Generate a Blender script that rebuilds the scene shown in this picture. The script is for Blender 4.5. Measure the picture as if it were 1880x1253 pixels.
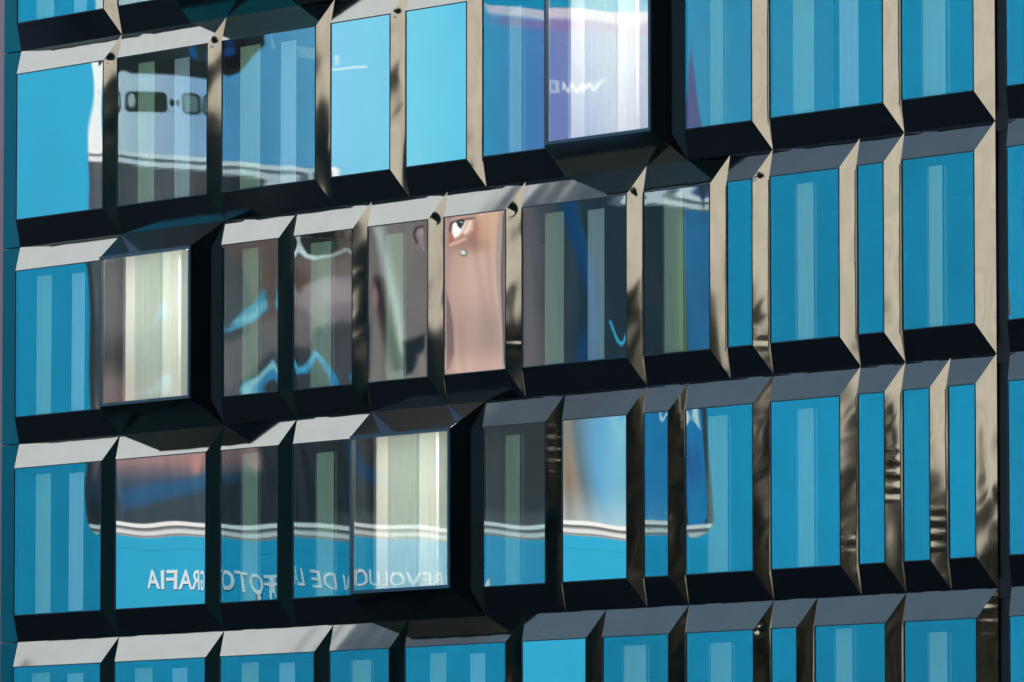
import bpy, math, random
import numpy as np
from mathutils import Vector, Matrix

random.seed(11); RNG = np.random.default_rng(5)
scene = bpy.context.scene
for o in list(bpy.data.objects): bpy.data.objects.remove(o)
COL = scene.collection

# ------------------------------------------------------------------ camera
# facade plane is y = 0 (street side is -y), x runs along the facade, z is up
FPX = 13000.0                       # focal length in photo pixels (1880 wide)
ZA = 17.90                          # height of the joint between storeys 0 and 1
H = 3.6                             # storey height
MOD = 1.03594                       # facade module
RC = np.array([[0.6337963, 0.7735, 0.0],
               [0.06512865, -0.0533656, 0.99644888],
               [0.77075321, -0.63154561, -0.08419993]])   # camera from world
CAM = np.array([105.0748, -74.506, -16.1732 + ZA])
cd = bpy.data.cameras.new('camera'); cam = bpy.data.objects.new('camera', cd); COL.objects.link(cam)
cd.sensor_width = 36.0; cd.lens = FPX / 1880.0 * 36.0
cd.clip_start = 1.0; cd.clip_end = 5000.0
M = Matrix(RC.T.tolist()).to_4x4(); M.translation = Vector(CAM); cam.matrix_world = M
scene.camera = cam

# ------------------------------------------------------------------ sky, sun, exposure
SUN_EL = math.radians(40); SUN_AZ = math.radians(33)     # azimuth from +y towards +x
w = bpy.data.worlds.new('World'); scene.world = w; w.use_nodes = True
nt = w.node_tree; bg = nt.nodes['Background']
sky = nt.nodes.new('ShaderNodeTexSky'); sky.sky_type = 'NISHITA'; sky.sun_disc = False
sky.sun_elevation = SUN_EL; sky.sun_rotation = SUN_AZ; sky.air_density = 0.8; sky.dust_density = 4.0; sky.ozone_density = 1.5
nt.links.new(sky.outputs[0], bg.inputs[0]); bg.inputs[1].default_value = 0.15
sd = bpy.data.lights.new('sun', 'SUN'); so = bpy.data.objects.new('sun', sd); COL.objects.link(so)
sd.energy = 4.2; sd.angle = math.radians(0.5); sd.color = (1.0, 0.965, 0.91)
sv = Vector((math.sin(SUN_AZ) * math.cos(SUN_EL), math.cos(SUN_AZ) * math.cos(SUN_EL), math.sin(SUN_EL)))
so.rotation_euler = (-sv).to_track_quat('-Z', 'Y').to_euler(); so.location = (0, 0, 80)
vs = scene.view_settings; vs.view_transform = 'Standard'; vs.look = 'None'; vs.gamma = 1; vs.exposure = 0.75
vs.use_curve_mapping = False

# ------------------------------------------------------------------ helpers
def lin(c):
    c = np.asarray(c, float) / 255.0
    return np.where(c <= 0.04045, c / 12.92, ((c + 0.055) / 1.055) ** 2.4)

def mat(name):
    m = bpy.data.materials.new(name); m.use_nodes = True
    n = m.node_tree; b = n.nodes['Principled BSDF']
    return m, n, b

def plain(name, col, rough=0.6, metal=0.0, var=0.12, scale=3.0, bump=0.0, stretch=(1, 1, 1), spec=0.5):
    m, n, b = mat(name)
    tc = n.nodes.new('ShaderNodeTexCoord'); mp = n.nodes.new('ShaderNodeMapping')
    mp.inputs['Scale'].default_value = stretch
    ns = n.nodes.new('ShaderNodeTexNoise'); ns.inputs['Scale'].default_value = scale; ns.inputs['Detail'].default_value = 6
    rp = n.nodes.new('ShaderNodeMix'); rp.data_type = 'RGBA'
    rp.inputs[6].default_value = (*[c * (1 - var) for c in col], 1)
    rp.inputs[7].default_value = (*[min(1, c * (1 + var)) for c in col], 1)
    L = n.links.new
    L(tc.outputs['Object'], mp.inputs[0]); L(mp.outputs[0], ns.inputs['Vector']); L(ns.outputs[0], rp.inputs[0])
    L(rp.outputs[2], b.inputs['Base Color'])
    b.inputs['Roughness'].default_value = rough; b.inputs['Metallic'].default_value = metal
    b.inputs['Specular IOR Level'].default_value = spec
    if bump:
        bp = n.nodes.new('ShaderNodeBump'); bp.inputs['Strength'].default_value = 1; bp.inputs['Distance'].default_value = bump
        L(ns.outputs[0], bp.inputs['Height']); L(bp.outputs[0], b.inputs['Normal'])
    return m

def obj(name, me, m=None, parent=None, loc=None):
    o = bpy.data.objects.new(name, me); COL.objects.link(o)
    if m and not me.materials: me.materials.append(m)
    if parent: o.parent = parent
    if loc is not None: o.location = loc
    return o

def tag(o, label, cat, group=None):
    o['label'] = label; o['category'] = cat
    if group: o['group'] = group
    return o

def empty(name, loc=(0, 0, 0), rz=0):
    o = bpy.data.objects.new(name, None); COL.objects.link(o); o.location = loc; o.rotation_euler = (0, 0, rz)
    return o

def mesh(name, v, f, smooth=False):
    me = bpy.data.meshes.new(name); me.from_pydata([tuple(map(float, p)) for p in v], [], f); me.update()
    if smooth: me.polygons.foreach_set('use_smooth', [True] * len(me.polygons))
    return me

BOXF = [(0, 3, 2, 1), (4, 5, 6, 7), (0, 1, 5, 4), (1, 2, 6, 5), (2, 3, 7, 6), (3, 0, 4, 7)]
def boxes(name, lst):
    v = []; f = []
    for x0, x1, y0, y1, z0, z1 in lst:
        b = len(v)
        v += [(x0, y0, z0), (x1, y0, z0), (x1, y1, z0), (x0, y1, z0), (x0, y0, z1), (x1, y0, z1), (x1, y1, z1), (x0, y1, z1)]
        f += [tuple(b + i for i in q) for q in BOXF]
    return mesh(name, v, f)

def surf(name, fn, nu, nv, smooth=True):
    """grid surface: fn(s, t) takes arrays in 0..1 and returns an array of points"""
    s, t = np.meshgrid(np.linspace(0, 1, nu + 1), np.linspace(0, 1, nv + 1))
    p = fn(s.ravel(), t.ravel())
    i = np.arange(nu * nv); r = i // nu; c = i % nu; a = r * (nu + 1) + c
    f = np.stack([a, a + 1, a + nu + 2, a + nu + 1], 1)
    me = bpy.data.meshes.new(name)
    me.vertices.add(len(p)); me.vertices.foreach_set('co', p.astype(np.float32).ravel())
    me.loops.add(f.size); me.loops.foreach_set('vertex_index', f.astype(np.int32).ravel())
    me.polygons.add(len(f)); me.polygons.foreach_set('loop_start', (np.arange(len(f)) * 4).astype(np.int32))
    me.update(calc_edges=True); me.validate()
    if smooth: me.polygons.foreach_set('use_smooth', [True] * len(f))
    return me

# ------------------------------------------------------------------ materials
def metal_mat(name, col, rough):
    m, n, b = mat(name); L = n.links.new
    b.inputs['Metallic'].default_value = 1.0
    tc = n.nodes.new('ShaderNodeTexCoord')
    ns = n.nodes.new('ShaderNodeTexNoise'); ns.inputs['Scale'].default_value = 2.2; ns.inputs['Detail'].default_value = 8
    mr = n.nodes.new('ShaderNodeMapRange'); mr.inputs[3].default_value = rough * 0.6; mr.inputs[4].default_value = rough * 1.5
    L(tc.outputs['Object'], ns.inputs['Vector']); L(ns.outputs[0], mr.inputs[0]); L(mr.outputs[0], b.inputs['Roughness'])
    mx = n.nodes.new('ShaderNodeMix'); mx.data_type = 'RGBA'
    mx.inputs[6].default_value = (*[c * 0.80 for c in col], 1); mx.inputs[7].default_value = (*col, 1)
    L(ns.outputs[0], mx.inputs[0]); L(mx.outputs[2], b.inputs['Base Color'])
    return m

def dark_gloss(name, col, rough):
    # dark lacquered sheet: a weak even mirror over a near-black coat
    m = bpy.data.materials.new(name); m.use_nodes = True; n = m.node_tree; n.nodes.clear(); L = n.links.new
    out = n.nodes.new('ShaderNodeOutputMaterial'); gl = n.nodes.new('ShaderNodeBsdfGlossy'); ad = n.nodes.new('ShaderNodeAddShader')
    df = n.nodes.new('ShaderNodeBsdfDiffuse'); df.inputs['Color'].default_value = (.004, .006, .007, 1)
    tc = n.nodes.new('ShaderNodeTexCoord'); ns = n.nodes.new('ShaderNodeTexNoise'); ns.inputs['Scale'].default_value = 1.8; ns.inputs['Detail'].default_value = 7
    mr = n.nodes.new('ShaderNodeMapRange'); mr.inputs[3].default_value = rough * .5; mr.inputs[4].default_value = rough * 1.6
    L(tc.outputs['Object'], ns.inputs['Vector']); L(ns.outputs[0], mr.inputs[0]); L(mr.outputs[0], gl.inputs['Roughness'])
    gl.inputs['Color'].default_value = (*col, 1)
    L(gl.outputs[0], ad.inputs[0]); L(df.outputs[0], ad.inputs[1]); L(ad.outputs[0], out.inputs[0])
    return m

def glass_mat(name, refl, rcol, tcol, back=None):
    m = bpy.data.materials.new(name); m.use_nodes = True; n = m.node_tree; n.nodes.clear(); L = n.links.new
    out = n.nodes.new('ShaderNodeOutputMaterial'); mix = n.nodes.new('ShaderNodeMixShader')
    gl = n.nodes.new('ShaderNodeBsdfGlossy'); gl.inputs['Roughness'].default_value = 0.0; gl.inputs['Color'].default_value = (*rcol, 1)
    if back is None:
        tr = n.nodes.new('ShaderNodeBsdfTransparent'); tr.inputs['Color'].default_value = (*tcol, 1)
    else:
        tr = n.nodes.new('ShaderNodeBsdfDiffuse'); tr.inputs['Color'].default_value = (*back, 1)
    # a thin film of dust keeps the reflection from being perfectly even
    tc = n.nodes.new('ShaderNodeTexCoord'); ns = n.nodes.new('ShaderNodeTexNoise'); ns.inputs['Scale'].default_value = 1.3
    ns.inputs['Detail'].default_value = 5
    mr = n.nodes.new('ShaderNodeMapRange'); mr.inputs[3].default_value = refl - 0.03; mr.inputs[4].default_value = refl + 0.03
    oi = n.nodes.new('ShaderNodeObjectInfo'); ma = n.nodes.new('ShaderNodeMath'); ma.operation = 'MULTIPLY_ADD'
    ma.inputs[1].default_value = .07; ma.inputs[2].default_value = -.035; ad = n.nodes.new('ShaderNodeMath'); ad.operation = 'ADD'
    L(oi.outputs['Random'], ma.inputs[0]); L(ma.outputs[0], ad.inputs[0]); L(mr.outputs[0], ad.inputs[1])
    L(tc.outputs['Object'], ns.inputs['Vector']); L(ns.outputs[0], mr.inputs[0]); L(ad.outputs[0], mix.inputs[0])
    L(tr.outputs[0], mix.inputs[1]); L(gl.outputs[0], mix.inputs[2]); L(mix.outputs[0], out.inputs[0])
    return m

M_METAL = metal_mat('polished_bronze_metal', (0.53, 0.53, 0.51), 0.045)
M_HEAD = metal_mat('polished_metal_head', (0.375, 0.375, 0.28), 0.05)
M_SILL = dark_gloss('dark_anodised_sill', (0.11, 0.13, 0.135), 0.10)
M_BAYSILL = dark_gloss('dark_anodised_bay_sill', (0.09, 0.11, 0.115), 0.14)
M_BAYHEAD = metal_mat('dark_anodised_bay_head', (0.22, 0.275, 0.30), 0.10)
M_BAYSIDE = dark_gloss('black_anodised_bay_side', (0.03, 0.04, 0.045), 0.12)
M_CLEAR = glass_mat('coated_clear_glass', 0.25, (0.70, 0.93, 1.0), (0.97, 1.0, 0.95))
M_BOXG = glass_mat('bay_clear_glass', 0.24, (0.90, 0.97, 1.0), (0.98, 1.0, 0.97))
M_MIRROR = glass_mat('mirror_coated_glass', 0.43, (1.0, 0.98, 0.94), None, (0.08, 0.11, 0.12))
M_GASKET = plain('black_gasket', (0.012, 0.015, 0.018), 0.5, 0, 0.2, 8)
M_BOXFRAME = plain('blue_grey_frame_paint', (0.035, 0.06, 0.085), 0.35, 0.0, 0.15, 5)
M_CURT = plain('pale_curtain_fabric', (0.50, 0.60, 0.36), 0.9, 0, 0.06, 9, stretch=(6, 6, .4))
M_CURTW = plain('white_curtain_fabric', (0.56, 0.64, 0.60), 0.9, 0, 0.04, 9, stretch=(6, 6, .4))
def sheer(name, col, tr):
    m = plain(name, col, 0.9, 0, 0.03, 4, stretch=(3, 3, .3)); n = m.node_tree; b = n.nodes['Principled BSDF']
    t = n.nodes.new('ShaderNodeBsdfTranslucent'); mx = n.nodes.new('ShaderNodeMixShader'); mx.inputs[0].default_value = tr
    t.inputs['Color'].default_value = (*col, 1); o = n.nodes['Material Output']
    n.links.new(b.outputs[0], mx.inputs[1]); n.links.new(t.outputs[0], mx.inputs[2]); n.links.new(mx.outputs[0], o.inputs[0])
    return m
M_SHEER = sheer('sheer_pale_curtain', (0.78, 0.83, 0.70), 0.35)
M_SHEERW = sheer('sheer_white_curtain', (0.93, 0.96, 0.88), 0.65)
M_VOILE = sheer('thin_voile_curtain', (0.60, 0.68, 0.62), 0.4)
_n = M_VOILE.node_tree; _t = _n.nodes.new('ShaderNodeBsdfTransparent'); _m = _n.nodes.new('ShaderNodeMixShader'); _m.inputs[0].default_value = .62
_s = _n.nodes['Material Output'].inputs[0].links[0].from_socket
_n.links.new(_s, _m.inputs[1]); _n.links.new(_t.outputs[0], _m.inputs[2]); _n.links.new(_m.outputs[0], _n.nodes['Material Output'].inputs[0])
M_EDGE = plain('pale_blue_edge_tone', (0.40, 0.50, 0.66), 0.5, 0, 0.05, 3)
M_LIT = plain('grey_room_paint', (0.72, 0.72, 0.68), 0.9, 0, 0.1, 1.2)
M_LAMP, _n, _b = mat('added_lamp_glow'); _b.inputs['Emission Color'].default_value = (1.0, 0.98, 0.88, 1); _b.inputs['Emission Strength'].default_value = 11.5  # glow of the lamps added to brighten the bays
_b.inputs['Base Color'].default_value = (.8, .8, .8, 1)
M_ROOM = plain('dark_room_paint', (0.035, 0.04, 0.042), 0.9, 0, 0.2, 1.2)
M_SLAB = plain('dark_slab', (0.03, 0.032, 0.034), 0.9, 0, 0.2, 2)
M_TEAL = plain('teal_cladding', (0.002, 0.19, 0.235), 0.6, 0, 0.08, 1.5, spec=0.1)
M_JOINT = plain('dark_joint', (0.006, 0.010, 0.012), 0.6, 0, 0.2, 5)
M_WHITE = plain('white_render', (0.47, 0.53, 0.70), 0.85, 0, 0.05, 0.15)
M_BEIGE = plain('beige_stone', (0.345, 0.325, 0.265), 0.85, 0, 0.55, 0.28, stretch=(1, 1, .4))
M_DARKB = plain('dark_slate_cladding', (0.002, 0.007, 0.009), 0.9, 0, 0.3, 0.3, spec=0.0)
M_PINK = plain('pink_render', (0.42, 0.28, 0.27), 0.85, 0, 0.12, 0.2)
M_WIN = plain('dark_window_glass', (0.02, 0.03, 0.035), 0.15, 0, 0.1, 1)
M_GROUND = plain('asphalt', (0.035, 0.036, 0.038), 0.9, 0, 0.25, 0.4, 0.004)
M_STEEL = plain('galvanised_steel', (0.35, 0.36, 0.37), 0.5, 0.6, 0.15, 2)

# ------------------------------------------------------------------ ground
g = obj('ground', mesh('ground', [(-900, -900, 0), (900, -900, 0), (900, 900, 0), (-900, 900, 0)], [(0, 1, 2, 3)]), M_GROUND)
g['kind'] = 'structure'

# unseen pale paving added to bounce sunlight, a kerb's height above the asphalt
p_ = obj('bounce_pavement', boxes('bounce_pavement', [(-140, 200, -95, -27, -.5, .13)]), plain('pale_bounce_paving', (.40, .39, .36), .85, 0, .12, .5)); p_['kind'] = 'structure'
# ------------------------------------------------------------------ the office building with its faceted windows
office = empty('office_building', (0, 0, 0))
tag(office, 'faceted office facade of blue reflecting windows framed in polished metal', 'building')

D0, BX, BZ = 0.25, 0.207, 0.46         # normal cassette: projection, side bevel, head and sill bevel
D1 = 0.60                               # projecting bay
# storeys from the top; widths in modules, 'b' a projecting bay, 'm' mirror-coated glass
ROWS = {
 -1: '2 3 2 1 3m 2 3 2 1 2 3 1',
  0: '3 2 3b 2 3 2m 3 2 1 2 2',
  1: '3m 3 3 2m 2m 2 3b 2 3 2',
  2: '3 3b 2 2 2 2m 3 2 1 2 1 2',
  3: '3 3m 2 2 3b 2 2m 1 2 2 1 1 1',
  4: '3 3 3 2 3 2m 2 2 1 2 2',
  5: '2 3 2 3b 3 2 2 3m 1 2 2'}
TILT = {(2, 14): (0, 0), (2, 17): (0, 0), (2, 0): (0, 0), (3, 0): (0, 0), (2, 25): (0, 0), (2, 6): (0, 0), (2, 8): (0, 0), (2, 10): (0, 0), (2, 12): (0, 0), (1, 18): (0, 0), (3, 18): (0, 0), (1, 0): (0, 0)}                               # (storey, first module): extra tilt of the pane about x and z
LADDER = {(3, 13): (.12, .92, .020), (2, 12): (.72, .90, .030), (3, 22): (.18, .62, .020), (3, 23): (.55, .85, .012),
          (4, 23): (.02, .95, .022), (3, 20): (.72, .84, .010), (2, 19): (.82, .9, .014)}
DENT = {(1, 9): 1, (2, 12): 1, (1, 3): 1, (1, 0): 1, (2, 10): 1, (2, 19): 1, (2, 14): 1, (2, 3): 0}

def waves(n, smin, smax):
    return [(RNG.uniform(smin, smax), RNG.uniform(smin, smax), RNG.uniform(0, 6.28), RNG.uniform(.4, 1)) for _ in range(n)]

def make_window(row, k0, n, kind, x_off=0.0):
    x0 = k0 * MOD + x_off; wdt = n * MOD; zt = ZA - (row - 1) * H     # zt: top joint of the storey
    zt = ZA - (row - 1) * H; zb = zt - H
    bay = 'b' in kind; d = D1 if bay else D0
    px0, px1 = x0 + BX, x0 + wdt - BX; pz0, pz1 = zb + BZ, zt - BZ
    org = Vector((x0, 0, zb))
    fw = 0.052 if bay else 0.016
    fd = 0.03 if bay else 0.012
    # the frame round the pane is the window's own mesh
    yo = -d - fd; yi = -d + 0.06
    fr = boxes('window', [(px0, px1, yo, yi, pz0, pz0 + fw), (px0, px1, yo, yi, pz1 - fw, pz1),
                          (px0, px0 + fw, yo, yi, pz0 + fw, pz1 - fw), (px1 - fw, px1, yo, yi, pz0 + fw, pz1 - fw)])
    win = obj('window', fr, M_BOXFRAME if bay else M_GASKET, office)
    # glass pane: pillowed and rippled by fractions of a millimetre
    gx0, gx1, gz0, gz1 = px0 + fw, px1 - fw, pz0 + fw, pz1 - fw
    W, Z = gx1 - gx0, gz1 - gz0
    A = RNG.uniform(-.0005, .0009) * min(1.0, W / 1.6)
    tx, tz = RNG.normal(0, .0007), RNG.normal(0, .0006); tw = RNG.normal(.0010, .0008) * (.3 if row == 1 else 1)
    if (row, k0) in TILT: tx, tz = TILT[(row, k0)]; tw *= .3; A *= .3
    wv = waves(5, .7, 3.6)
    def pane(s, t):
        X = (s - .5) * W; Zz = (t - .5) * Z
        y = A * (1 - (2 * s - 1) ** 2) * (1 - (2 * t - 1) ** 2) + tz * X + tx * Zz + tw * X * Zz
        for a, b, ph, am in wv: y = y + 0.00016 * am * np.sin(a * X * 1.3 + b * Zz + ph)
        e = np.minimum(np.minimum(s, 1 - s) * W, np.minimum(t, 1 - t) * Z)   # edge roll
        y = y - .0003 * np.exp(-e / .06) * np.sign(A)
        return np.stack([gx0 + s * W, -d + y, gz0 + t * Z], 1)
    gm = M_BOXG if bay else (M_MIRROR if 'm' in kind else M_CLEAR)
    obj('glass_pane', surf('glass_pane', pane, max(10, int(W / .045)), 64), gm, win)
    # four sloping cheeks
    def quad(a, b, c, e):     # a,b on the joint; c,e on the pane edge (same order)
        a, b, c, e = map(np.array, (a, b, c, e))
        return lambda s, t: ((1 - s)[:, None] * ((1 - t)[:, None] * a + t[:, None] * b) + s[:, None] * ((1 - t)[:, None] * c + t[:, None] * e))
    J = 0.002
    gTL, gTR, gBL, gBR = (x0 + J, 0, zt - J), (x0 + wdt - J, 0, zt - J), (x0 + J, 0, zb + J), (x0 + wdt - J, 0, zb + J)
    pTL, pTR, pBL, pBR = (px0, -d, pz1), (px1, -d, pz1), (px0, -d, pz0), (px1, -d, pz0)
    def bent(q, nrm, amp, n1, lad=None, dent=False, jam=False):
        nrm = np.array(nrm) / np.linalg.norm(nrm); ph = RNG.uniform(0, 6.28, 6); fr_ = RNG.uniform(.7, 1.5, 6)
        def fn(s, t):
            p = q(s, t); u = (p[:, 2] - zb) if n1 == H else (p[:, 0] - x0)
            h = amp * (np.sin(u * 2.1 * fr_[0] + ph[0]) + .5 * np.sin(u * 4.3 * fr_[1] + ph[1] + 2 * s) + .2 * np.sin(u * 9 * fr_[2] + ph[2] + 3 * s))
            if jam: h = h + .0012 * np.sin(s * 3.14 * fr_[3]) * np.sin(u * 1.7 + ph[3])
            if lad:
                t0, t1, sl = lad; tt = 1 - u / H
                m = np.clip((tt - t0) / .03, 0, 1) * np.clip((t1 - tt) / .03, 0, 1)
                ph2 = u * 2 * math.pi / .20
                h = h + m * sl * .20 / (2 * math.pi) * np.sin(ph2 + .5 * np.sin(u * 5.1)) * np.clip(.35 + .9 * np.sin(u * 3.3 + ph[4]), 0, 1) * (1 - .3 * (2 * s - 1) ** 2)
            if dent:
                r2 = ((p[:, 2] - pz1 + .01) / .075) ** 2 + ((p[:, 0] - px1 - .055) / .045) ** 2
                h = h - .0045 * np.exp(-r2 * 1.2)
            return p + nrm * h[:, None]
        return fn
    rj = bent(quad(gBR, gTR, pBR, pTR), (d, -BX, 0), .0011, H, LADDER.get((row, k0)), DENT.get((row, k0), random.random() < .04), True)
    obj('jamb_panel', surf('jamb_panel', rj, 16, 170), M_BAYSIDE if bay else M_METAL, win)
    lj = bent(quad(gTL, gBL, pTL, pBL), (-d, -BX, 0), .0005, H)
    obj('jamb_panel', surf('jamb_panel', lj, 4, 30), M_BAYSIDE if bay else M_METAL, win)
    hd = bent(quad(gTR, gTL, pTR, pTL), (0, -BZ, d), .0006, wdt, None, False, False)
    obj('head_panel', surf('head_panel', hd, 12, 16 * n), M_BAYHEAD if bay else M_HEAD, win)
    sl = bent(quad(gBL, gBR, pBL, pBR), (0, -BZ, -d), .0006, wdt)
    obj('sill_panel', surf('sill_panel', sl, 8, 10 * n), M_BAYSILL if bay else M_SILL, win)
    # curtains hang a hand's breadth behind the clear panes
    if 'm' in kind: return win
    spans = []
    if bay:
        spans = [(.33, .66, .10, M_SHEER, .02), (.64, .83, .06, M_SHEERW, .0), (.84, 1.0, .10, M_SHEER, .03)]
    elif n == 2: spans = [(.22 + random.uniform(-.05, .05), .48 + random.uniform(-.07, .05), .22 + random.uniform(-.06, .05), M_CURT, random.uniform(.03, .16))]
    elif n == 3: spans = [(.12 + random.uniform(-.03, .03), .31, .22, M_CURT, .10), (.55 + random.uniform(-.02, .03), .72, .16, M_CURTW, .14)]
    more = []
    for a, b, dy, mm, top in spans:
        if not bay:
            if n == 2: more += [(b + .03, b + .06, dy - .01, M_VOILE, top + .01), (a - .05, a + .01, dy + .03, M_VOILE, top + .01)]
    if not bay and n > 1:
        obj('pale_edge_strip', boxes('pale_edge_strip', [(px1 - .052, px1 - .017, -d + .07, -d + .10, pz0 + .05, pz1 - .05)]), M_EDGE, win)  # pale strip added to imitate the bright edge of the glass
    for a, b, dy, mm, top in spans + more:
        cx0, cx1 = px0 + a * (px1 - px0), px0 + b * (px1 - px0); cw = cx1 - cx0; npl = max(2, int(cw / .15))
        phs = random.uniform(0, 6)
        def cur(s, t, cx0=cx0, cw=cw, dy=dy, top=top, npl=npl, phs=phs):
            y = -d + dy + .012 * np.sin(s * npl * 6.283 + phs) * (.5 + .5 * t)
            return np.stack([cx0 + s * cw, y, pz1 - top - .02 - t * (pz1 - pz0 - top - .06)], 1)
        obj('curtain', surf('curtain', cur, npl * 8, 6), mm, win)
    return win

def bay_room(row, k0, n, label):
    # unseen rooms added behind the bays, each with a lamp to brighten its curtains
    x0, x1 = k0 * MOD + .03, (k0 + n) * MOD - .03; zt = ZA - (row - 1) * H - .18; zb = zt - H + .36
    for a in (x0, x1 - .08): obj('partition', boxes('partition', [(a, a + .08, .03, 3.2, zb, zt)]), M_LIT, office)
    obj('partition', boxes('partition', [(x0 + .09, x1 - .09, 3.1, 3.2, zb, zt)]), M_LIT, office)
    xc = (x0 + x1) / 2
    lamp = empty('added_bay_lamp', (xc, 1.2, zt - .01)); tag(lamp, label, 'lamp', 'unseen lamps added to brighten the projecting bays')
    obj('housing', boxes('housing', [(-.95, .95, -.5, .5, -.05, .0)]), M_STEEL, lamp)
    obj('diffuser', boxes('diffuser', [(-.9, .9, -.45, .45, -.075, -.052)]), M_LAMP, lamp)
BAYS = {0: 'unseen ceiling lamp added in the projecting bay of the topmost visible storey', 1: 'unseen ceiling lamp added behind the projecting bay window with lavender phone reflection',
        2: 'unseen ceiling lamp added behind the leftmost projecting bay window', 3: 'unseen ceiling lamp added behind the projecting bay window of the storey with mirrored lettering',
        5: 'unseen ceiling lamp added in the projecting bay below the mirrored lettering'}
for row, spec in ROWS.items():
    k = 0
    for it in spec.split():
        n = int(it[0]); make_window(row, k, n, it[1:])
        if 'b' in it: bay_room(row, k, n, BAYS[row])
        k += n
    # the next bay to the right, beyond the dark vertical joint
    kk = 25; xo = 0.30
    for n, kd in ((2, 'm' if row == 0 else ''), (3, ''), (2, ''), (1, '')):
        make_window(row, kk, n, kd, xo); kk += n

ZT = ZA + 2 * H; ZBm = ZA - 5 * H; XR = 33 * MOD + .3
for r in range(-1, 7):
    z = ZA - (r - 1) * H
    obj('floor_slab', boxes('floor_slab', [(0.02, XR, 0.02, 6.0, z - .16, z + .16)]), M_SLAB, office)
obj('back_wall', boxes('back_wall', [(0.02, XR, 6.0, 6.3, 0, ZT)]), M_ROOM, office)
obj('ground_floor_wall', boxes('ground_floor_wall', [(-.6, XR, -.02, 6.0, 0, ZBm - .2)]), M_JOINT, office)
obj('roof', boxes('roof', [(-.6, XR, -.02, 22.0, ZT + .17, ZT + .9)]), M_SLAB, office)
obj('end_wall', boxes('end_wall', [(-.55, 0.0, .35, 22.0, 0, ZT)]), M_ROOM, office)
obj('expansion_joint', boxes('expansion_joint', [(25 * MOD + .004, 25 * MOD + .296, .05, .3, ZBm, ZT)]), M_JOINT, office)
for r in range(-1, 6):
    z = ZA - (r - 1) * H
    obj('edge_panel', boxes('edge_panel', [(-.53, -.004, -.01, .34, z - H + .012, z - .012)]), M_TEAL, office)

# ------------------------------------------------------------------ advertising hoarding across the street (seen only as a reflection)
def pixel_ray(px, py):
    dv = RC.T @ np.array([px - 940, -(py - 626.5), -FPX]); return dv / np.linalg.norm(dv)
dv = pixel_ray(730, 640); t = (-D0 - CAM[1]) / dv[1]; hit = CAM + t * dv; rd = dv * np.array([1, -1, 1])
LB = 45.0
Q = hit + rd * LB; SC = (t + LB) / FPX            # metres per layout unit on the hoarding
nb = np.array([-rd[0], -rd[1], 0]); nb /= np.linalg.norm(nb)
ex = np.array([-nb[1], nb[0], 0])                   # reading direction
# facing the hoarding, +ex is to the viewer's ... the reflected layout runs the other way
BR = Matrix(((ex[0], nb[0] * -1, 0), (ex[1], nb[1] * -1, 0), (0, 0, 1)))  # local x = ex, local -y = nb
bill = empty('billboard'); bill.matrix_world = Matrix.Translation(Vector((Q[0], Q[1], 0))) @ BR.to_4x4()
tag(bill, 'huge blue advertising hoarding with two phones, seen mirrored in the window panes', 'billboard')
def LX(px): return -(np.asarray(px, float) - 730) * SC     # layout -> local x
def LZ(py): return Q[2] - (np.asarray(py, float) - 640) * SC
BLUE = lin((24, 158, 202))
m, n, b = mat('blue_print_vinyl'); L = n.links.new
tc = n.nodes.new('ShaderNodeTexCoord'); ns = n.nodes.new('ShaderNodeTexNoise'); ns.inputs['Scale'].default_value = .10; ns.inputs['Detail'].default_value = 5
mx = n.nodes.new('ShaderNodeMix'); mx.data_type = 'RGBA'
mx.inputs[6].default_value = (*(BLUE * .80), 1); mx.inputs[7].default_value = (*(BLUE * 1.16), 1)
L(tc.outputs['Object'], ns.inputs['Vector']); L(ns.outputs[0], mx.inputs[0]); L(mx.outputs[2], b.inputs['Base Color'])
b.inputs['Roughness'].default_value = .7; b.inputs['Specular IOR Level'].default_value = .2
M_BLUE = m
xl, xr = float(LX(2300)), float(LX(-420)); zl, zh = 2.5, float(LZ(-420))
obj('sheet', boxes('sheet', [(xl, xr, 0, .12, zl, zh)]), M_BLUE, bill)
obj('frame', boxes('frame', [(xl - .2, xr + .2, -.06, .2, zh, zh + .25), (xl - .2, xr + .2, -.06, .2, zl - .25, zl),
                             (xl - .2, xl, -.06, .2, zl, zh), (xr, xr + .2, -.06, .2, zl, zh)]), M_STEEL, bill)
for i in range(7):
    x = xl + .5 + (xr - xl - 1) * i / 6
    obj('post', boxes('post', [(x - .15, x + .15, .14, .5, 0, zh), (x - .1, x + .1, .5, 5.5, .05, .3)]), M_STEEL, bill)

# the printed picture: colours held per vertex of the vinyl sheet
PX0, PX1, PY0, PY1 = 140, 1330, -110, 1012
STEP = 2.4
nx = int((PX1 - PX0) / STEP); ny = int((PY1 - PY0) / STEP)
gx, gy = np.meshgrid(np.linspace(PX0, PX1, nx + 1), np.linspace(PY0, PY1, ny + 1))
img = np.empty(gx.shape + (3,)); img[:] = (24, 158, 202)
def sm(e0, e1, x): tt = np.clip((x - e0) / (e1 - e0), 0, 1); return tt * tt * (3 - 2 * tt)
def put(col, mask):
    global img
    col = np.asarray(col, float); img = img * (1 - mask[..., None]) + col * mask[..., None]
def ell(cx, cy, rx, ry, soft=.15, ang=0):
    c, s_ = math.cos(ang), math.sin(ang); dx, dy = gx - cx, gy - cy
    u, v = (dx * c + dy * s_) / rx, (-dx * s_ + dy * c) / ry
    return 1 - sm(1 - soft, 1 + soft, np.hypot(u, v))
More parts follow.
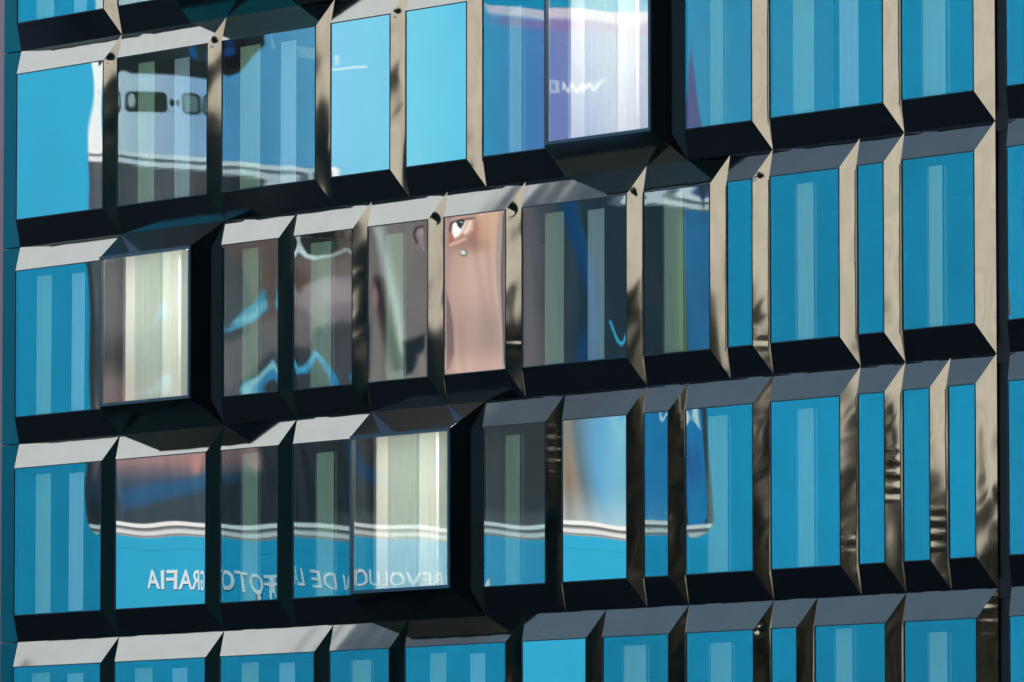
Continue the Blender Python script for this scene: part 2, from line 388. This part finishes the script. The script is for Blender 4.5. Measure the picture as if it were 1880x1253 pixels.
def rrect(x0, x1, y0, y1, r, soft=2.0):
    qx = np.abs(gx - (x0 + x1) / 2) - (x1 - x0) / 2 + r; qy = np.abs(gy - (y0 + y1) / 2) - (y1 - y0) / 2 + r
    dd = np.hypot(np.maximum(qx, 0), np.maximum(qy, 0)) + np.minimum(np.maximum(qx, qy), 0) - r
    return 1 - sm(-soft, soft, dd)
def line(pts, wd, soft=2.0):
    m_ = np.zeros(gx.shape)
    for (ax, ay), (bx_, by_) in zip(pts, pts[1:]):
        vx, vy = bx_ - ax, by_ - ay; q = np.clip(((gx - ax) * vx + (gy - ay) * vy) / (vx * vx + vy * vy), 0, 1)
        m_ = np.maximum(m_, 1 - sm(wd - soft, wd + soft, np.hypot(gx - ax - q * vx, gy - ay - q * vy)))
    return m_
def poly(pts, soft=3.0):
    ins = np.zeros(gx.shape, bool); dist = np.full(gx.shape, 1e9)
    for (ax, ay), (bx_, by_) in zip(pts, pts[1:] + pts[:1]):
        c1 = (ay > gy) != (by_ > gy); xx = (bx_ - ax) * (gy - ay) / ((by_ - ay) or 1e-9) + ax
        ins ^= c1 & (gx < xx)
        vx, vy = bx_ - ax, by_ - ay; q = np.clip(((gx - ax) * vx + (gy - ay) * vy) / (vx * vx + vy * vy + 1e-9), 0, 1)
        dist = np.minimum(dist, np.hypot(gx - ax - q * vx, gy - ay - q * vy))
    return sm(-soft, soft, np.where(ins, dist, -dist))
def ramp(x, stops):
    xs = [s_[0] for s_ in stops]; return np.stack([np.interp(x, xs, [s_[1][i] for s_ in stops]) for i in range(3)], -1)
def streak(sx, sy, seed, amp):
    r_ = np.random.default_rng(seed); v = np.zeros(gx.shape)
    for _ in range(14):
        v += np.sin(gx / sx * r_.uniform(.5, 2.2) + gy / sy * r_.uniform(-1.5, 1.5) + r_.uniform(0, 6.3))
    return v / 14 * amp
# lower phone: picture on the screen --------------------------------------------------
slab = rrect(163, 1303, 250, 988, 34)
put((40, 50, 57), slab)
def scr(col, mk): put(col, mk * slab)
scr(ramp(gx, [(160, (66, 70, 76)), (300, (96, 96, 98)), (420, (70, 64, 66))]), (1 - sm(380, 470, gx)) * (1 - sm(760, 830, gy)))
scr((150, 150, 148), ell(235, 560, 60, 150, .7) * .7)
scr((60, 55, 55), ell(250, 690, 80, 60, .6) * .7); scr((165, 160, 160), ell(232, 735, 40, 40, .6) * .7)
# face: three-quarter view, lit from the right
face = poly([(400, 395), (470, 330), (640, 290), (820, 290), (936, 340), (938, 560), (928, 720), (860, 800), (700, 790), (600, 700), (540, 640), (430, 600)], 10)
scr(ramp(gx, [(400, (96, 76, 74)), (520, (120, 96, 92)), (640, (142, 122, 118)), (700, (160, 140, 134)), (790, (156, 136, 132)), (815, (150, 124, 116)), (850, (182, 154, 140)), (930, (176, 152, 140))]), face)
scr((60, 66, 74), poly([(405, 470), (450, 480), (470, 560), (420, 610), (400, 600)], 12) * .85)
scr((108, 78, 64), ell(556, 528, 26, 30, .8) * .9); scr((112, 80, 66), ell(506, 490, 14, 60, .8) * .8)
# shaded eye: brow, dark iris, white of the eye below it
scr((128, 112, 106), ell(600, 424, 70, 18, .8) * .8); scr((92, 74, 66), ell(592, 446, 52, 30, .5) * .8)
scr((30, 36, 30), ell(590, 446, 30, 24, .22)); scr((24, 28, 26), ell(590, 447, 12, 12, .3)); scr((120, 140, 130), ell(583, 441, 4, 3, .5))
scr((232, 238, 238), poly([(554, 440), (562, 452), (572, 466), (588, 471), (600, 470), (586, 478), (568, 474), (558, 464)], 2.5))
scr((206, 206, 202), line([(586, 473), (608, 470), (624, 463), (634, 456)], 2.4, 2.5)); scr((84, 64, 58), line([(552, 432), (575, 424), (610, 424), (634, 440)], 4, 4) * .8)
# knuckle in front of the nose
kn = poly([(535, 566), (549, 547), (566, 524), (603, 509), (630, 507), (644, 530), (643, 565), (628, 588), (590, 600), (545, 604)], 6)
scr((176, 152, 152), kn); scr((196, 166, 170), ell(612, 538, 26, 24, .7)); scr((150, 122, 134), ell(628, 578, 24, 18, .8) * .8)
scr((58, 58, 70), poly([(545, 604), (590, 600), (640, 586), (660, 600), (660, 700), (545, 700)], 12) * .8)
# nose bridge light, nostril and its dark side
scr((222, 218, 208), line([(696, 408), (702, 440), (712, 485), (731, 564), (738, 640)], 9, 11))
scr((76, 58, 58), line([(690, 520), (704, 590), (722, 672)], 13, 12)); scr((186, 128, 134), ell(682, 545, 9, 22, .5))
scr((40, 48, 56), poly([(742, 628), (792, 610), (792, 650), (772, 666), (758, 690), (742, 700)], 8))
scr((176, 154, 148), poly([(770, 652), (792, 640), (792, 720), (764, 720)], 8))
# ear
scr((196, 156, 156), ell(772, 434, 15, 21, .4)); scr((98, 66, 66), line([(764, 446), (758, 430), (764, 414), (784, 408)], 2.6, 2.5)); scr((214, 186, 180), ell(776, 426, 7, 8, .6))
# lit eye
scr((150, 108, 90), ell(868, 424, 46, 34, .8) * .9); scr((196, 164, 142), ell(905, 400, 22, 60, .8) * .8)
scr((138, 100, 86), ell(856, 448, 34, 12, .8) * .8)
scr((206, 176, 160), poly([(844, 396), (868, 394), (868, 420), (852, 432), (842, 430)], 4))
scr((238, 240, 240), poly([(826, 410), (831, 400), (846, 398), (852, 408), (846, 420), (838, 434), (830, 438), (825, 428)], 2.2))
scr((16, 20, 24), poly([(832, 398), (850, 396), (848, 410), (842, 420), (836, 414)], 2)); scr((230, 240, 244), ell(843, 404, 1.8, 1.8, .4))
scr((40, 30, 28), line([(818, 424), (826, 404), (842, 394), (868, 391)], 2.4, 2)); scr((246, 230, 218), line([(850, 426), (858, 416), (862, 402)], 1.8, 1.8))
scr((178, 84, 76), ell(822, 440, 5, 8, .5)); scr((226, 190, 172), line([(820, 450), (834, 446), (850, 438)], 2.4, 2.6) * .8)
scr((60, 70, 78), ell(846, 465, 6.5, 6.5, .3)); scr((214, 236, 246), ell(845, 464, 4.2, 4.2, .3)); scr((196, 226, 240), ell(784, 456, 4, 4, .3))
# cheek, jaw line
scr((186, 162, 150), ell(868, 520, 50, 60, .9) * .6); scr((152, 132, 126), ell(880, 610, 60, 50, .9) * .7)
scr((112, 90, 86), poly([(808, 535), (828, 556), (838, 598), (836, 645), (822, 684), (808, 684)], 5)); scr((192, 166, 154), ell(872, 684, 60, 28, .8) * .8)
scr((150, 144, 138), sm(916, 920, gx) * (1 - sm(930, 936, gx)) * sm(330, 380, gy) * (1 - sm(700, 760, gy)) * .8)
# hair on the right, blue light between the strands
scr(ramp(gx, [(930, (60, 56, 58)), (960, (136, 116, 116)), (1000, (92, 86, 92)), (1060, (34, 58, 72)), (1290, (36, 50, 58))]), sm(930, 942, gx) * (1 - sm(780, 860, gy)))
scr((8, 70, 120), poly([(1020, 340), (1050, 340), (1098, 520), (1080, 690), (1050, 690), (1070, 560)], 8) * .9)
scr((60, 190, 225), line([(1116, 586), (1128, 622), (1140, 634), (1146, 612)], 3.2, 3))
scr((96, 120, 70), line([(1258, 400), (1250, 520), (1246, 640)], 9, 10) * .8); scr((50, 120, 170), poly([(1258, 400), (1280, 330), (1305, 330), (1305, 760), (1252, 760)], 6))
# forearm and the blue gaps around it
scr(ramp(gx, [(410, (112, 100, 102)), (640, (150, 130, 132))]), poly([(405, 640), (470, 598), (545, 556), (590, 590), (560, 640), (500, 640), (430, 715), (405, 720)], 8) * .9)
scr((54, 150, 190), poly([(418, 612), (440, 575), (470, 556), (492, 528), (496, 566), (462, 594)], 3)); scr((150, 206, 220), line([(436, 592), (470, 578), (490, 556)], 6, 8) * .8)
scr((40, 140, 190), poly([(424, 726), (446, 700), (478, 688), (504, 644), (514, 690), (548, 676), (574, 642), (606, 668), (650, 716), (610, 700), (576, 660), (552, 690), (500, 690), (470, 712), (440, 722)], 3))
scr((170, 214, 226), line([(430, 722), (470, 696), (498, 664)], 4, 5)); scr((90, 180, 214), line([(546, 682), (574, 650), (592, 660)], 4, 4))
scr((90, 180, 210), poly([(320, 606), (336, 556), (350, 560), (350, 590), (334, 588)], 4)); scr((130, 206, 222), poly([(288, 738), (318, 718), (338, 690), (352, 690), (352, 735)], 4))
# lower part of the screen
scr(ramp(gy, [(800, (52, 56, 62)), (930, (38, 48, 55))]), sm(715, 760, gy) * sm(470, 520, gx) * (1 - sm(1030, 1045, gx)))
scr((0, 62, 112), poly([(655, 800), (700, 800), (720, 850), (790, 900), (720, 880), (680, 850)], 10) * .8)
hand = poly([(160, 800), (300, 790), (470, 806), (490, 836), (484, 866), (440, 884), (340, 890), (160, 900)], 12)
scr(ramp(gy, [(800, (156, 126, 120)), (850, (140, 118, 114)), (890, (52, 66, 84)), (920, (24, 60, 92))]), sm(640, 800, gy) * (1 - sm(900, 935, gy + (gx - 200) * .1)) * (1 - sm(330, 420, gx)))
scr(ramp(gy, [(800, (150, 120, 116)), (850, (136, 108, 108)), (890, (50, 64, 84))]), hand)
scr((162, 116, 114), ell(372, 846, 10, 22, .6)); scr((172, 130, 128), ell(472, 846, 11, 24, .6)); scr((14, 80, 130), poly([(215, 905), (400, 870), (450, 884), (330, 916), (230, 940)], 10) * .7)
scr((74, 82, 86), sm(930, 948, gy) * sm(560, 640, gx) * (1 - sm(1036, 1046, gx)) * .8)
scr(ramp(gx, [(1034, (74, 66, 64)), (1060, (128, 116, 96)), (1080, (84, 106, 118)), (1110, (80, 150, 196)), (1140, (110, 176, 200)), (1180, (40, 140, 196)), (1303, (34, 132, 188))]), sm(1030, 1046, gx) * sm(700, 752, gy))
scr((170, 196, 206), sm(880, 975, gy) * sm(1030, 1060, gx) * (1 - sm(1150, 1230, gx)) * .7)
scr((226, 236, 240), poly([(1196, 748), (1222, 748), (1224, 786), (1212, 768)], 3)); scr((220, 232, 238), poly([(1262, 748), (1284, 748), (1288, 792), (1274, 776)], 3))
scr((60, 80, 150), ell(1268, 860, 14, 40, .7) * .5)
tex = streak(9, 60, 3, 1.0); img += (tex * 16)[..., None] * slab[..., None]
# rim of the lower phone
rim = slab * (1 - rrect(171, 1293, 250, 974, 28)); put((52, 62, 68), rim * .9)
bot = slab * sm(962, 964, gy); put((226, 230, 230), slab * sm(961, 963, gy)); put((96, 102, 102), slab * sm(969, 971, gy)); put((206, 212, 212), slab * sm(975, 977, gy)); put((120, 126, 126), slab * sm(983, 985, gy))
# upper phone: pearl-blue back --------------------------------------------------------
edge = 296 + (gx - 165) * .078
ytop = np.interp(gx, [150, 600, 900, 1290], [-90, -60, 4, 22])
bp_ = sm(162, 166, gx) * (1 - sm(-2, 2, gx - 1273 - np.clip(gy, 0, 300) * .065)) * (1 - sm(edge - 1, edge + 2, gy)) * sm(ytop - 2, ytop + 2, gy)
bp_ *= 1 - (1 - ell(1236, 50, 32, 36, .05)) * (gx > 1236) * (gy < 50)
backc = ramp(gx, [(160, (228, 236, 238)), (215, (208, 222, 230)), (300, (176, 196, 220)), (380, (140, 182, 220)), (440, (92, 164, 212)), (620, (112, 190, 226)), (760, (98, 190, 220)), (880, (66, 172, 212)), (960, (84, 150, 210)), (1060, (116, 138, 206)), (1180, (176, 180, 214)), (1225, (150, 150, 196)), (1260, (88, 92, 150)), (1290, (80, 84, 140))])
put(backc, bp_)
put((226, 214, 232), bp_ * (1 - sm(ytop + 14, ytop + 26, gy)) * sm(840, 900, gx)); put((176, 128, 184), bp_ * sm(ytop + 20, ytop + 26, gy) * (1 - sm(ytop + 30, ytop + 48, gy)) * sm(860, 940, gx) * .7)
put((196, 150, 196), bp_ * sm(1262, 1284, gx) * (1 - sm(40, 130, gy)))
# camera island and its lenses
isl = poly([(176, 100), (300, 60), (488, 62), (494, 82), (470, 100), (448, 128), (415, 142), (240, 138), (206, 122)], 3)
put((30, 38, 40), isl * bp_); put((54, 62, 62), poly([(250, 92), (380, 80), (380, 108), (250, 112)], 4) * bp_ * .6)
put((14, 18, 22), ell(428, 94, 30, 30, .1) * bp_); put((20, 70, 130), ell(432, 90, 9, 8, .5) * bp_); put((10, 60, 120), ell(236, 104, 8, 6, .6) * bp_); put((20, 90, 150), ell(352, 96, 7, 10, .6) * bp_)
put((16, 20, 24), line([(196, 100), (186, 122)], 6) * bp_)
for (cx_, cy_, rw, rh, c) in ((184, 182, 13, 20, (196, 204, 176)), (264, 190, 33, 18, (44, 54, 52)), (337, 190, 15, 19, (104, 130, 130))):
    put((40, 48, 44), rrect(cx_ - rw, cx_ + rw, cy_ - rh, cy_ + rh, 8) * bp_); put(c, rrect(cx_ - rw + 4, cx_ + rw - 4, cy_ - rh + 4, cy_ + rh - 4, 6) * bp_)
put((176, 190, 186), ell(240, 188, 6, 13, .3) * bp_); put((50, 56, 56), ell(305, 190, 4, 7, .2) * bp_); put((60, 66, 66), ell(315, 190, 3, 6, .2) * bp_)
# handwriting and small print (not legible in the photograph)
put((238, 244, 248), line([(1148, 142), (1136, 160), (1130, 148), (1118, 162), (1120, 150), (1104, 166), (1096, 152), (1084, 168), (1076, 152), (1074, 164)], 2.4, 2) * bp_)
for x_ in (1036, 1044, 1052, 1060): put((220, 232, 242), (line([(x_, 150), (x_ + 5, 170)], 1.8, 1.5) + line([(x_ + 5, 150), (x_, 170)], 1.5, 1.5)).clip(0, 1) * bp_ * .8)
for x_ in range(552, 578, 5): put((214, 232, 242), line([(x_, 80), (x_ + 2, 94)], 1.4, 1.4) * bp_ * .7)
put((214, 232, 242), line([(612, 124), (668, 117)], 1.6, 1.5) * bp_ * .9); put((200, 226, 240), rrect(612, 622, 98, 116, 2) * bp_ * .6); put((214, 232, 242), line([(548, 100), (580, 97)], 1.4, 1.4) * bp_ * .6)
put((214, 232, 242), line([(506, 78), (507, 88)], 1.5, 1.5) * bp_ * .7)
# rim of the upper phone
put((228, 234, 236), bp_ * sm(edge - 26, edge - 24, gy)); put((110, 120, 124), bp_ * sm(edge - 18, edge - 16, gy)); put((214, 220, 224), bp_ * sm(edge - 12, edge - 10, gy)); put((90, 96, 100), bp_ * sm(edge - 3, edge - 1, gy))
img = np.clip(img, 0, 255)
def printed(s, t): return np.stack([LX(PX0 + s * (PX1 - PX0)), np.full(s.shape, -.006), LZ(PY0 + t * (PY1 - PY0))], 1)
pm = surf('printed_picture', printed, nx, ny, False)
ca = pm.color_attributes.new('print', 'FLOAT_COLOR', 'POINT')
ca.data.foreach_set('color', np.concatenate([lin(img.reshape(-1, 3)), np.ones((img.shape[0] * img.shape[1], 1))], 1).astype(np.float32).ravel())
m, n, b = mat('printed_vinyl'); at_ = n.nodes.new('ShaderNodeVertexColor'); at_.layer_name = 'print'
n.links.new(at_.outputs[0], b.inputs['Base Color']); b.inputs['Roughness'].default_value = .7; b.inputs['Specular IOR Level'].default_value = .2
obj('printed_picture', pm, m, bill)
brn = mesh('grey_brown_patch', [(LX(px_), -.008, LZ(py_)) for px_, py_ in ((1880, 235), (1888, 330), (1882, 420), (1886, 520), (1878, 596), (2010, 596), (2010, 235))], [tuple(range(7))])  # patch added on the hoarding to imitate an unknown grey-brown reflection
obj('grey_brown_patch', brn, plain('grey_brown_patch_tone', (.13, .13, .11), .7, 0, .3, .5), bill)
# lettering under the phones
fc = bpy.data.curves.new('lettering', 'FONT'); fc.body = 'LA REVOLUCION DE LA FOTOGRAFIA'; fc.size = 1.0; fc.extrude = .004; fc.offset = .014; fc.resolution_u = 3
to = bpy.data.objects.new('lettering_source', fc); COL.objects.link(to); bpy.context.view_layer.update()
tm = bpy.data.meshes.new_from_object(to.evaluated_get(bpy.context.evaluated_depsgraph_get())); bpy.data.objects.remove(to)
co = np.empty(len(tm.vertices) * 3, np.float32); tm.vertices.foreach_get('co', co); co = co.reshape(-1, 3)
tw = co[:, 0].max() - co[:, 0].min(); thh = co[:, 1].max() - co[:, 1].min()
X0, X1 = float(LX(905)), float(LX(274))
new = np.stack([X0 + (co[:, 0] - co[:, 0].min()) / tw * (X1 - X0), -.02 - co[:, 2], LZ(1086) + (co[:, 1] - co[:, 1].min()) / thh * 37 * SC], 1)
tm.vertices.foreach_set('co', new.astype(np.float32).ravel()); tm.update()
obj('lettering', tm, plain('white_lettering', (.60, .72, .78), .7), bill)

# ------------------------------------------------------------------ buildings round about, seen as reflections in the metal
def block(name, loc, rz, sx, sy, h, wall_m, label, wins=(), roof=True):
    """a building standing on loc; its front is local -y ... local y runs back by sy"""
    r = empty(name, loc, rz); tag(r, label, 'building')
    obj('wall', boxes('wall', [(-sx / 2, sx / 2, 0, sy, 0, h)]), wall_m, r)
    if roof: obj('cornice', boxes('cornice', [(-sx / 2 - .3, sx / 2 + .3, -.3, sy + .3, h, h + .6)]), wall_m, r)
    for (x, z, ww, hh) in wins:
        wo = obj('window', boxes('window', [(x - ww / 2, x + ww / 2, -.03, .05, z, z + hh)]), M_WIN, r)
        obj('sill', boxes('sill', [(x - ww / 2 - .1, x + ww / 2 + .1, -.15, -.031, z - .15, z)]), wall_m, wo)
    return r
def face_rot(nx_, ny_): return math.atan2(ny_, nx_) + math.pi / 2      # local -y looks along (nx, ny)

# unseen tower added at the left so the heads mirror a cloud-like white
block('added_white_tower', (-33.5, -4.6, 0), face_rot(.88, .47), 22, 20, 74, M_WHITE, 'unseen tall white tower added left of the office facade to brighten its head panels',
      [(x, z, 1.6, 2.0) for z in range(4, 26, 4) for x in (-8, -4, 0, 4, 8)])
# beige building beyond the camera
block('beige_building', (131, -112, 0), face_rot(0, 1), 130, 18, 52, M_BEIGE, 'long beige stone building opposite the polished facade',
      [(x, z, 1.4, 2.2) for z in (3, 7, 11) for x in range(-60, 61, 6)])
# dark blocks in front of it
for xa, xb, hh_, lb in ((85, 125.3, 33.8, 'widest and tallest dark slate block before the beige building'),
                        (125.4, 141, 25.4, 'second dark slate block, lower than the widest one beside it'),
                        (141.1, 148.4, 21.5, 'narrow dark slate block between two lower and higher blocks'),
                        (148.5, 185, 15.2, 'lowest dark slate block before the beige building')):
    cx_, cy_, wd_ = (xa + xb) / 2, -98.0, xb - xa
    block('dark_block', (cx_, cy_, 0), face_rot(0, 1), wd_, 9, hh_, M_DARKB, lb, [(x, 4, 1.5, 2) for x in range(-4, 5, 3)])
# shaded block at the far right end of the street
block('side_building', (46, -4.5, 0), face_rot(-1, 0), 15, 14, 27, M_DARKB, 'dark building closing the street right of the office facade',
      [(x, z, 1.4, 2.0) for z in (4, 8, 12, 16, 20) for x in (-4.5, 0, 4.5)])
# pink building behind, a sliver at the left edge
block('pink_building', (-22, 12, 0), face_rot(0, -1), 40, 10, 32, M_PINK, 'pink rendered building just visible past the left edge of the facade',
      [(x, z, 1.4, 2.0) for z in range(4, 30, 4) for x in range(-18, 19, 4)])

# tall trees on the square, seen only as smudges in the polished jambs
M_LEAF = plain('dark_olive_leaf', (.030, .034, .018), .8, 0, .3, 1.5); M_BARK = plain('grey_bark', (.10, .085, .07), .9, 0, .3, 3)
def tree(x, y, h, r, label, seed):
    rg = np.random.default_rng(seed); t = empty('tall_tree', (x, y, 0)); tag(t, label, 'tree', 'tall trees before the beige building')
    v = []; f = []
    def limb(p, q, ra, rb):
        p, q = np.array(p, float), np.array(q, float); ax = q - p; ax /= np.linalg.norm(ax); u_ = np.cross(ax, (.3, .9, .1)); u_ /= np.linalg.norm(u_); w_ = np.cross(ax, u_); b0 = len(v)
        for c, rr in ((p, ra), (q, rb)):
            for i in range(7): an = i * 6.2832 / 7; v.append(c + rr * (math.cos(an) * u_ + math.sin(an) * w_))
        for i in range(7): f.append((b0 + i, b0 + (i + 1) % 7, b0 + 7 + (i + 1) % 7, b0 + 7 + i))
    limb((0, 0, 0), (0.2, 0.1, h * .4), .42, .30); limb((.2, .1, h * .4), (0, .2, h * .85), .30, .08)
    for i in range(9):
        an = rg.uniform(0, 6.28); z0 = h * rg.uniform(.3, .65); rr = r * rg.uniform(.5, .9)
        limb((.1, .1, z0), (rr * math.cos(an), rr * math.sin(an), z0 + h * rg.uniform(.1, .22)), .14, .04)
    obj('trunk', mesh('trunk', v, f), M_BARK, t)
    n_ = 2600; cl = 34; cc = np.stack([rg.normal(0, r * .45, cl), rg.normal(0, r * .45, cl), rg.uniform(h * .38, h * .97, cl)], 1)
    pos = cc[rg.integers(0, cl, n_)] + rg.normal(0, r * .17, (n_, 3)); e1 = rg.normal(0, .16, (n_, 3)); e2 = rg.normal(0, .16, (n_, 3))
    vv = np.stack([pos - e1 - e2, pos + e1 - e2, pos + e1 + e2, pos - e1 + e2], 1).reshape(-1, 3)
    me = bpy.data.meshes.new('crown'); me.vertices.add(len(vv)); me.vertices.foreach_set('co', vv.astype(np.float32).ravel())
    me.loops.add(n_ * 4); me.loops.foreach_set('vertex_index', np.arange(n_ * 4, dtype=np.int32)); me.polygons.add(n_)
    me.polygons.foreach_set('loop_start', np.arange(0, n_ * 4, 4, dtype=np.int32)); me.update(calc_edges=True); me.validate()
    obj('crown', me, M_LEAF, t)
for i, (x_, y_, h_, r_) in enumerate(((150, -93, 19.5, 3.0), (156.5, -92.5, 16.5, 3.0), (164, -93.5, 20.5, 2.6), (143, -92.8, 25.0, 2.6), (133.5, -93, 27.5, 2.6), (170, -93, 23, 3.4))):
    tree(x_, y_, h_, r_, 'tall loose-crowned tree, %s from the widest dark slate block' % ('fourth', 'fifth', 'sixth', 'third', 'second', 'seventh')[i], 40 + i)
